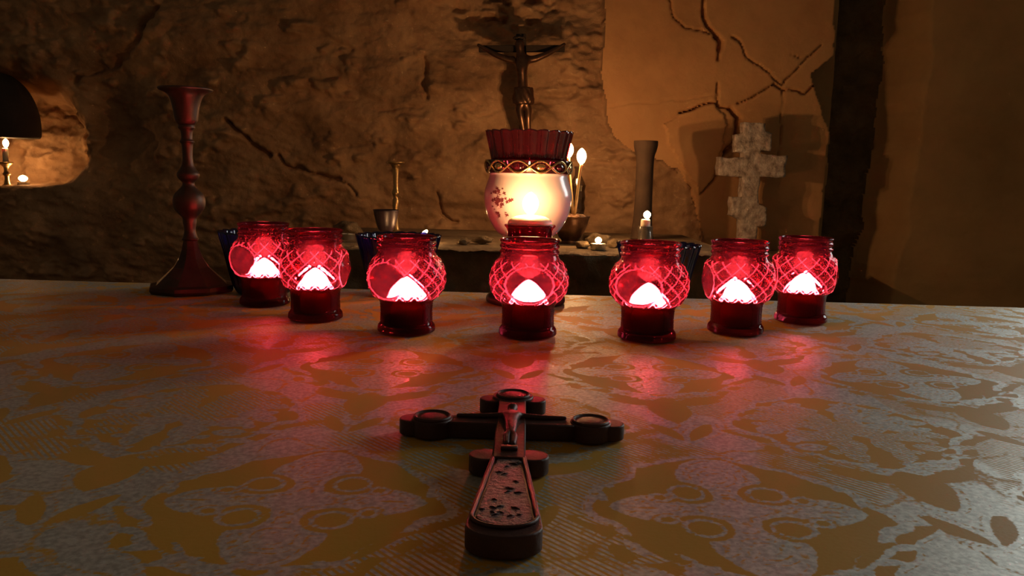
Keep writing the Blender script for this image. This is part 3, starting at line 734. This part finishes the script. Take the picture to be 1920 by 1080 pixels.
# sunk inscription panel with raised border on the flared foot
def flare(inset, y0=-0.074, y1=-0.150):
    w0 = 0.0103 - inset; w1 = 0.0172 - inset
    return [(-w0, y0)] + [(-w1, y1)] + [(-w1 * math.cos(t), y1 - (0.0135 - inset) * math.sin(t)) for t in np.linspace(0.2, math.pi - .2, 11)] + [(w1, y1), (w0, y0)]
bm_obj('inscription_panel', prism(flare(0.0042), TH - 0.002, TH + 0.0006, 0.0005), M['relic_panel'], rc, True)
o_ = flare(0.0020); v, f = tube([(x, y, TH + .0004) for x, y in o_ + [o_[0]]], 0.0011, 8); mesh_obj('panel_border', v, f, M['relic_wood'], rc)
rs2 = random.Random(11)
for k in range(22):                                                  # worn raised letters and ornament
    y = rs2.uniform(-0.155, -0.080); w = np.interp(-y, [0.074, 0.150], [0.0050, 0.0115]); x = rs2.uniform(-w, w)
    a = rs2.uniform(-0.7, 0.7); l = rs2.uniform(.0012, .0032)
    v, f = tube([(x - l * math.cos(a), y - l * math.sin(a), TH + .0005), (x, y, TH + .0009), (x + l * math.cos(a), y + l * math.sin(a), TH + .0005)], [0.0003, .0005, .0003], 6)
    mesh_obj('relief_mark', v, f, M['relic_panel'], rc)
# relief of the figure on the upright and crossbar
def skin_body(name, joints, edges, mat, parent, sub=2):
    me = bpy.data.meshes.new(name); me.from_pydata([j[:3] for j in joints], edges, []); me.update()
    o = bpy.data.objects.new(name, me); COL.objects.link(o)
    o.modifiers.new('skin', 'SKIN'); sm = o.modifiers.new('sub', 'SUBSURF'); sm.levels = sub; sm.render_levels = sub
    if not me.skin_vertices: me.skin_vertices.new()
    for i, j in enumerate(joints):
        me.skin_vertices[0].data[i].radius = (j[3], j[4] if len(j) > 4 else j[3]); me.skin_vertices[0].data[i].use_root = (i == 0)
    dg = bpy.context.evaluated_depsgraph_get(); ev = o.evaluated_get(dg); m2 = bpy.data.meshes.new_from_object(ev)
    bpy.data.objects.remove(o); bpy.data.meshes.remove(me)
    m2.name = name; m2.materials.clear(); m2.materials.append(mat)
    m2.polygons.foreach_set('use_smooth', [True] * len(m2.polygons))
    o = bpy.data.objects.new(name, m2); COL.objects.link(o); o.parent = parent; return o
z_ = TH + 0.0008
J = [(0, -0.026, z_, .0044), (0, -0.012, z_ + .0004, .0042), (0, 0.002, z_ + .0008, .0052), (0, 0.010, z_ + .001, .0022), (0.0005, 0.0165, z_ + .0018, .0040), (0.0005, 0.0215, z_ + .0016, .0030),
     (-0.0075, 0.0045, z_, .0022), (-0.022, 0.0030, z_ - .0002, .0017), (-0.036, 0.0040, z_ - .0004, .0013), (0.0075, 0.0045, z_, .0022), (0.022, 0.0030, z_ - .0002, .0017), (0.036, 0.0040, z_ - .0004, .0013),
     (-0.0022, -0.038, z_ + .0006, .0026), (-0.0016, -0.052, z_, .0018), (0.0024, -0.038, z_ + .0006, .0026), (0.0018, -0.052, z_, .0018)]
skin_body('figure_relief', J, [(0, 1), (1, 2), (2, 3), (3, 4), (4, 5), (2, 6), (6, 7), (7, 8), (2, 9), (9, 10), (10, 11), (0, 12), (12, 13), (0, 14), (14, 15)], M['relic_wood'], rc)
bm_obj('foot_rest', prism([(-.0048, -.060), (.0048, -.060), (.0048, -.0555), (-.0048, -.0555)], TH, TH + .0022, .0006), M['relic_wood'], rc, True)

# ------------------------------------------------------------------ things on the rock ledge
def ledge_at(px, Y):
    p = at(px, 450, Y); return Vector((p.x, Y, ledge_z(Y)))
def tealight(px, Y, lb, power, fh=0.016, fr=0.0042, lean=0.0, pos=None, group='tealights at the rock wall', zoff=0.0):
    p = pos or ledge_at(px, Y)
    t = thing('tealight', lb, 'tealight', p, 0, group)
    v, f = lathe([(0.0186, 0), (0.0192, 0.001), (0.0192, 0.0148), (0.0198, 0.0155), (0.0196, 0.0158), (0.0186, 0.015), (0.0182, 0.002), (0.001, 0.002)], 32); mesh_obj('metal_cup', v, f, M['alu'], t)
    v, f = lathe([(0.0005, 0.0022), (0.0178, 0.0023), (0.0180, 0.0125), (0.0165, 0.0130), (0.006, 0.0124), (0.0005, 0.0124)], 32); mesh_obj('wax', v, f, M['wax'], t)
    make_wick(t, 0.0125, 0.006)
    if fh: make_flame(t, (0, 0, 0.0165), fh, fr, power, lean=lean)
    return t
tealight(1122, 2.03, 'lit tealight alone on the ledge right of the bronze bowl', 0.22, 0.016, .0085)
tealight(735, 2.0, 'lit tealight just above the rim of the blue glass on the left', 0.14, 0.013, .006)
tealight(790, 2.1, 'lit tealight with leaning flame on the ledge right of the dark goblet', 0.25, 0.020, .0075, 0.7)
tealight(652, 2.17, 'small burnt-out tealight at the left end of the ledge', 0, 0)

# bronze bowl of sand with two tapers
g = ledge_at(1068, 2.2)
bw = thing('sand_bowl', 'bronze bowl filled with sand holding two thin burning tapers', 'bowl', g)
Bz = lambda y: at(1068, y, 2.2).z - g.z
k_ = 2.2 / F
v, f = lathe(smooth_prof([(16 * k_, 0), (20 * k_, .003), (15 * k_, .008), (24 * k_, Bz(440)), (31 * k_, Bz(424)), (35 * k_, Bz(410)), (37 * k_, Bz(405)), (35 * k_, Bz(404))], 5) + [(33 * k_, Bz(407)), (28 * k_, Bz(425)), (1 * k_, Bz(430))], 56)
mesh_obj('bowl_body', v, f, M['bronze'], bw)
rs3 = random.Random(2)
v, f = lathe([(33 * k_, Bz(412)), (31.5 * k_, Bz(407)), (24 * k_, Bz(404)), (14 * k_, Bz(403)), (6 * k_, Bz(402)), (0.3 * k_, Bz(402))], 40, lambda r, z, a: r)
v = [(x, y, z + (rs3.uniform(-.002, .004) if math.hypot(x, y) < 30 * k_ else 0)) for x, y, z in v]
mesh_obj('sand', v, f, M['sand'], bw, False)
for (bx, by, tx, ty, lb, e) in [(1074, 404, 1066, 296, 'left one of two thin burning tapers standing in the bronze bowl', 1.0), (1077, 403, 1090, 308, 'right one of two thin burning tapers, leaning right in the bronze bowl', 1.0)]:
    Yt = 2.2 if tx < 1080 else 2.185
    b_ = at(bx, by, Yt); t_ = at(tx, ty, Yt); d = t_ - b_
    tp = thing('taper_candle', lb, 'candle', b_, 0, 'two tapers in the bronze bowl')
    v, f = tube([d * (-0.08), d * 0.3 + Vector((.0006, 0, 0)), d * 0.7 - Vector((.0006, 0, 0)), d * 0.96, d], [.0040, .0040, .0037, .0037, .0045], 12); mesh_obj('wax', v, f, M['beeswax'], tp)
    v, f = tube([d, d + Vector((0.0005, 0, .005))], 0.0008, 6); mesh_obj('wick', v, f, M['wick'], tp)
    make_flame(tp, d + Vector((0, 0, 0.001)), 0.042, 0.0130, 2.1)

# dark faceted bottle behind the tapers
g = ledge_at(1080, 2.29); hb = at(1080, 312, 2.29).z - g.z
bt = thing('faceted_bottle', 'slim dark faceted glass bottle glittering behind the two tapers', 'bottle', g)
v, f = lathe([(0.019, 0), (0.020, 0.004)] + [(0.020 + (0.0025 if i % 2 else 0), 0.012 + i * (hb * .75 - .012) / 9) for i in range(10)] + [(0.014, hb * .84), (0.0095, hb * .88), (0.0095, hb * .97), (0.0115, hb * .975), (0.0115, hb)], 12)
mesh_obj('bottle_glass', v, f, M['dark_glass'], bt, False)

# tall dark column vase and the stub candle before it
g = ledge_at(1203, 2.42); hv = at(1203, 264, 2.42).z - g.z; k_ = 2.42 / F
vz = thing('tall_vase', 'tall dark cylindrical wooden vase standing against the plaster', 'vase', g)
v, f = lathe(smooth_prof([(21 * k_, 0), (22 * k_, .004), (20 * k_, .02), (17 * k_, hv * .25), (16 * k_, hv * .55), (16.5 * k_, hv * .82), (20 * k_, hv * .90), (22 * k_, hv * .955), (22 * k_, hv)], 4) + [(19 * k_, hv), (14 * k_, hv * .9), (13 * k_, hv * .5), (.5 * k_, hv * .48)], 40)
mesh_obj('vase_body', v, f, M['column'], vz)
g = ledge_at(1209, 2.08); k_ = 2.08 / F
hd = thing('candle_glass', 'small clear glass holding a stub candle before the tall dark vase', 'glass', g)
hh = at(1209, 424, 2.08).z - g.z
v, f = lathe([(11 * k_, 0), (13 * k_, .002), (13.5 * k_, hh * .4), (14 * k_, hh), (12.6 * k_, hh), (12 * k_, hh * .4), (11 * k_, .005), (.5 * k_, .005)], 32); mesh_obj('glass_tumbler', v, f, M['clear_glass'], hd)
sb = thing('candle', 'pale stub candle with round flame in the small clear glass', 'candle', g)
h2 = at(1209, 411, 2.08).z - g.z
v, f = lathe([(9 * k_, .0055), (9.5 * k_, .01), (9 * k_, h2 - .004), (7.5 * k_, h2), (3 * k_, h2 - .001), (.3 * k_, h2 - .001)], 24); mesh_obj('wax', v, f, M['wax'], sb)
make_wick(sb, h2 - .001, .005); make_flame(sb, (0.003, 0, h2 + .002), 0.020, 0.0095, 0.30)

# low rock shelf that carries the stone cross
Yc = 2.60; shz = at(1398, 470, Yc).z
bm = prism([(at(1335, 470, Yc).x, WY - .092), (at(1338, 470, Yc).x, Yc - .12), (at(1400, 470, Yc).x, Yc - .16), (at(1500, 470, Yc).x, Yc - .13), (at(1535, 470, Yc).x, WY - .092)], 0.0, shz, 0.012, 3)
bmesh.ops.triangulate(bm, faces=bm.faces[:]); bmesh.ops.subdivide_edges(bm, edges=[e for e in bm.edges if e.calc_length() > .05], cuts=4, use_grid_fill=True)
tag(bm_obj('stone_shelf', bm, M['ledge'], None, False), 'low rock shelf at the end of the ledge, under the stone cross', 'ledge')
# weathered stone cross leaning on the plaster
Yc = 2.60; ctop = at(1410, 231, Yc); cb = Vector((at(1398, 470, Yc).x, Yc, at(1398, 470, Yc).z))
sx = thing('stone_cross', 'weathered pale grey stone cross with three bars standing on the ledge', 'cross', cb)
k_ = Yc / F; Hc = ctop.z - cb.z; lean = (ctop.x - cb.x)
def sh(z): return lean * z / Hc
zz = lambda y: at(1405, y, Yc).z - cb.z
st = bmesh.new()
def slab(pts, y0, y1):
    bm = bmesh.new()
    fr_ = [bm.verts.new((x + sh(z), y0, z)) for x, z in pts]; bk = [bm.verts.new((x + sh(z), y1, z)) for x, z in pts]; n = len(pts)
    bm.faces.new(fr_); bm.faces.new(list(reversed(bk)))
    for i in range(n): bm.faces.new((fr_[i], bk[i], bk[(i + 1) % n], fr_[(i + 1) % n]))
    bmesh.ops.recalc_face_normals(bm, faces=bm.faces); return bm
def rectz(cx, w, z0, z1, slant=0.0): return [(cx - w, z0 + slant), (cx + w, z0 - slant), (cx + w, z1 - slant), (cx - w, z1 + slant)]
hw = 15.5 * k_
outline = [(-hw, 0), (hw, 0), (hw, zz(424)), (31 * k_, zz(424)), (31 * k_, zz(388)), (hw, zz(384)), (hw, zz(331)), (63 * k_, zz(331)), (64 * k_, zz(291)), (hw, zz(289)), (hw, zz(283)), (33 * k_, zz(283)),
           (34 * k_, zz(250)), (21 * k_, zz(246)), (20 * k_, Hc), (-18 * k_, Hc), (-19 * k_, zz(250)), (-32 * k_, zz(253)), (-31 * k_, zz(285)), (-hw, zz(287)), (-hw, zz(297)), (-60 * k_, zz(297)),
           (-61 * k_, zz(331)), (-hw, zz(331)), (-hw, zz(370)), (-34 * k_, zz(368)), (-34 * k_, zz(404)), (-hw, zz(412))]
join(st, slab(outline, -0.024, 0.024))
bmesh.ops.triangulate(st, faces=[f_ for f_ in st.faces if len(f_.verts) > 4])
bmesh.ops.subdivide_edges(st, edges=st.edges[:], cuts=3, use_grid_fill=True)
bmesh.ops.triangulate(st, faces=st.faces[:]); bmesh.ops.subdivide_edges(st, edges=[e for e in st.edges if e.calc_length() > .008], cuts=1, use_grid_fill=True)
co = np.array([v_.co for v_ in st.verts])
nx_ = fbm(co[:, 0] * 45 + co[:, 1] * 40, co[:, 2] * 45, 4, 3); ny_ = fbm(co[:, 0] * 45, co[:, 2] * 45 + co[:, 1] * 60, 14, 3); nz_ = fbm(co[:, 0] * 38 + 7, co[:, 2] * 38, 24, 3)
for i, v_ in enumerate(st.verts): v_.co += Vector((0.0042 * nx_[i], 0.006 * ny_[i], 0.004 * nz_[i] if v_.co.z > .02 else 0))
bm_obj('cross_body', st, M['cross_stone'], sx, True)

# slim brass candlestick and dark goblet on the left of the ledge
g = ledge_at(742, 2.35); k_ = 2.35 / F; H1 = at(742, 303, 2.35).z - g.z
s2 = thing('candlestick', 'slim brass candlestick with flat drip pan standing behind the dark goblet', 'candlestick', g)
v, f = lathe(smooth_prof([(20 * k_, 0), (21 * k_, .004), (14 * k_, .010), (7 * k_, .02), (5 * k_, H1 * .3), (6.5 * k_, H1 * .45), (4.5 * k_, H1 * .52), (7 * k_, H1 * .58), (5 * k_, H1 * .66), (6 * k_, H1 * .88), (8 * k_, H1 * .93), (10 * k_, H1 * .955)], 4), 28)
mesh_obj('stem', v, f, M['brass'], s2)
v, f = lathe([(9 * k_, H1 * .955), (16 * k_, H1 * .98), (17 * k_, H1), (14 * k_, H1 * .995), (7 * k_, H1 * .975), (.5 * k_, H1 * .975)], 28); mesh_obj('drip_pan', v, f, M['brass'], s2)
g = ledge_at(724, 2.1); k_ = 2.1 / F; H2 = at(724, 393, 2.1).z - g.z
gb = thing('goblet', 'small near-black goblet on the ledge above the blue glass', 'goblet', g)
v, f = lathe(smooth_prof([(15 * k_, 0), (16 * k_, .003), (6 * k_, .010), (5 * k_, H2 * .25), (11 * k_, H2 * .33), (17 * k_, H2 * .5), (21 * k_, H2 * .75), (24 * k_, H2)], 4) + [(22.5 * k_, H2), (15 * k_, H2 * .55), (.5 * k_, H2 * .4)], 36)
mesh_obj('goblet_body', v, f, M['goblet'], gb)

# loose stones on the ledge
for i, (px_, Y_, r_, lb) in enumerate([(1122, 2.16, .026, 'reddish dark stone on the ledge behind the lone tealight'), (1150, 2.10, .017, 'small dark stone on the ledge right of the lone tealight'), (905, 2.12, .020, 'dark stone on the ledge left of the porcelain lamp'),
                                       (868, 2.08, .016, 'smallest dark stone at the left of the porcelain lamp'), (652, 2.25, .036, 'round dark stone at the left end of the ledge'), (1092, 2.06, .014, 'small dark stone beside the foot of the bronze bowl')]):
    bm = bmesh.new(); bmesh.ops.create_icosphere(bm, subdivisions=3, radius=r_)
    rr = random.Random(i)
    sc_ = (rr.uniform(.9, 1.4), rr.uniform(.8, 1.1), rr.uniform(.5, .75))
    for v_ in bm.verts:
        n_ = v_.co.normalized(); k = 1 + .22 * math.sin(5 * n_.x + i) * math.cos(4 * n_.z + 2 * i) + .12 * math.sin(9 * n_.y + 3 * i)
        v_.co = Vector((v_.co.x * sc_[0] * k, v_.co.y * sc_[1] * k, v_.co.z * sc_[2] * k))
    mz = min(v_.co.z for v_ in bm.verts)
    for v_ in bm.verts: v_.co.z = max(v_.co.z - mz - .002, 0)
    o = bm_obj('stone', bm, M['dark_rock'], None, True, ledge_at(px_, Y_)); tag(o, lb, 'stone', 'loose stones on the ledge')

# ------------------------------------------------------------------ bronze crucifix on the wall
Yx = WY - 0.105; cz = at(978, 100, Yx)
cr = thing('crucifix', 'dark bronze crucifix fixed on the rock wall above the porcelain lamp', 'crucifix', (cz.x, Yx, cz.z))
k_ = Yx / F
L = lambda x, y, dy=0.0: ((x - 978) * k_, dy, -(y - 100) * k_)
def bar(x0, y0, x1, y1, w, name):
    a = Vector(L(x0, y0)); b = Vector(L(x1, y1)); d = (b - a).normalized(); n = Vector((-d.z, 0, d.x)) * w
    pts = [a + n, a - n, b - n, b + n]; bm = bmesh.new()
    f1 = [bm.verts.new((p.x, -0.006, p.z)) for p in pts]; f2 = [bm.verts.new((p.x, 0.006, p.z)) for p in pts]
    bm.faces.new(f1); bm.faces.new(list(reversed(f2)))
    for i in range(4): bm.faces.new((f1[i], f2[i], f2[(i + 1) % 4], f1[(i + 1) % 4]))
    bmesh.ops.recalc_face_normals(bm, faces=bm.faces); bmesh.ops.bevel(bm, geom=bm.edges[:], offset=.0015, segments=2, affect='EDGES')
    return bm_obj(name, bm, M['soot'], cr)
bar(976, 66, 990, 300, 9 * k_, 'upright'); bar(900, 94, 1056, 90, 6 * k_, 'crossbar')
px_r = k_
J = [(*L(983, 178, -.020), 15 * px_r, 11 * px_r), (*L(981, 155, -.020), 12.5 * px_r, 9 * px_r), (*L(979, 130, -.022), 17 * px_r, 11 * px_r), (*L(978, 112, -.020), 11 * px_r, 8 * px_r), (*L(977, 102, -.024), 6 * px_r), (*L(974, 90, -.030), 9.5 * px_r, 10 * px_r), (*L(973, 78, -.028), 8.5 * px_r),
     (*L(957, 114, -.020), 7 * px_r), (*L(930, 105, -.018), 5.2 * px_r), (*L(906, 92, -.014), 3.6 * px_r), (*L(897, 87, -.013), 4.2 * px_r, 3 * px_r),
     (*L(1000, 112, -.020), 7 * px_r), (*L(1026, 101, -.018), 5.2 * px_r), (*L(1048, 88, -.014), 3.6 * px_r), (*L(1057, 82, -.013), 4.2 * px_r, 3 * px_r),
     (*L(976, 200, -.026), 9 * px_r), (*L(980, 216, -.030), 6.5 * px_r), (*L(985, 240, -.022), 5 * px_r), (*L(988, 268, -.018), 4 * px_r), (*L(988, 280, -.026), 4 * px_r),
     (*L(992, 200, -.024), 8.5 * px_r), (*L(992, 216, -.028), 6.5 * px_r), (*L(994, 240, -.020), 5 * px_r), (*L(994, 268, -.014), 4 * px_r), (*L(993, 281, -.022), 4 * px_r)]
skin_body('figure', J, [(0, 1), (1, 2), (2, 3), (3, 4), (4, 5), (5, 6), (3, 7), (7, 8), (8, 9), (9, 10), (3, 11), (11, 12), (12, 13), (13, 14), (0, 15), (15, 16), (16, 17), (17, 18), (18, 19), (0, 20), (20, 21), (21, 22), (22, 23), (23, 24)], M['bronze'], cr, 2)
v, f = lathe(smooth_prof([(13 * k_, -100 * k_), (18 * k_, -97 * k_), (19 * k_, -88 * k_), (17.5 * k_, -78 * k_), (16.5 * k_, -70 * k_), (15 * k_, -68 * k_)], 4), 36, lambda r, z, a: r * (1 + .08 * math.sin(9 * a + z * 180)))
v = [(x, y * .72, z) for x, y, z in v]; mesh_obj('loincloth', v, f, M['bronze'], cr, True, L(983, 93.5, -.022)) 
v, f = tube([(9.5 * k_ * math.cos(t), 9.5 * k_ * math.sin(t), .0012 * math.sin(7 * t)) for t in np.linspace(0, 2 * math.pi, 25)], 2.0 * k_, 7); mesh_obj('crown', v, f, M['soot'], cr, True, L(973, 76, -.028))

# ------------------------------------------------------------------ candles in the niche on the far left
Yn = 2.84
p = at(44, 349, Yn); tealight(0, 0, 'lit tealight on the floor of the niche at the far left', 0.32, 0.022, .0145, pos=Vector((p.x, Yn, p.z)))
p = at(14, 352, 2.81); hN = at(14, 277, 2.81).z - p.z; k_ = 2.81 / F
nb = thing('candle_stand', 'small brass stand carrying a candle in the far left niche', 'candlestick', p)
v, f = lathe(smooth_prof([(15 * k_, 0), (16 * k_, .003), (6 * k_, .012), (4 * k_, hN * .28), (7 * k_, hN * .34), (4 * k_, hN * .42), (5 * k_, hN * .52), (11 * k_, hN * .6), (11 * k_, hN * .64), (.5 * k_, hN * .645)], 4), 28); mesh_obj('stand_body', v, f, M['brass'], nb)
nc = thing('candle', 'short pale candle burning on the brass stand in the niche', 'candle', p)
v, f = lathe([(5 * k_, hN * .65), (5 * k_, hN * .97), (4 * k_, hN * .99), (.4 * k_, hN * .98)], 20); mesh_obj('wax', v, f, M['wax'], nc)
make_wick(nc, hN * .98, .004); make_flame(nc, (0.004, 0, hN + .001), 0.030, 0.0095, 0.32)
# soot-black dome hanging above the candles
p0 = at(5, 258, 2.78); k_ = 2.78 / F
hood = thing('lamp_hood', 'soot-black rounded hood hanging over the far left niche candles', 'hood', p0)
v, f = lathe(smooth_prof([(60 * k_, 0), (63 * k_, 8 * k_), (62 * k_, 40 * k_), (54 * k_, 70 * k_), (40 * k_, 95 * k_), (20 * k_, 112 * k_), (1 * k_, 118 * k_)], 5) , 48)
mesh_obj('dome', v, f, M['soot'], hood, True)
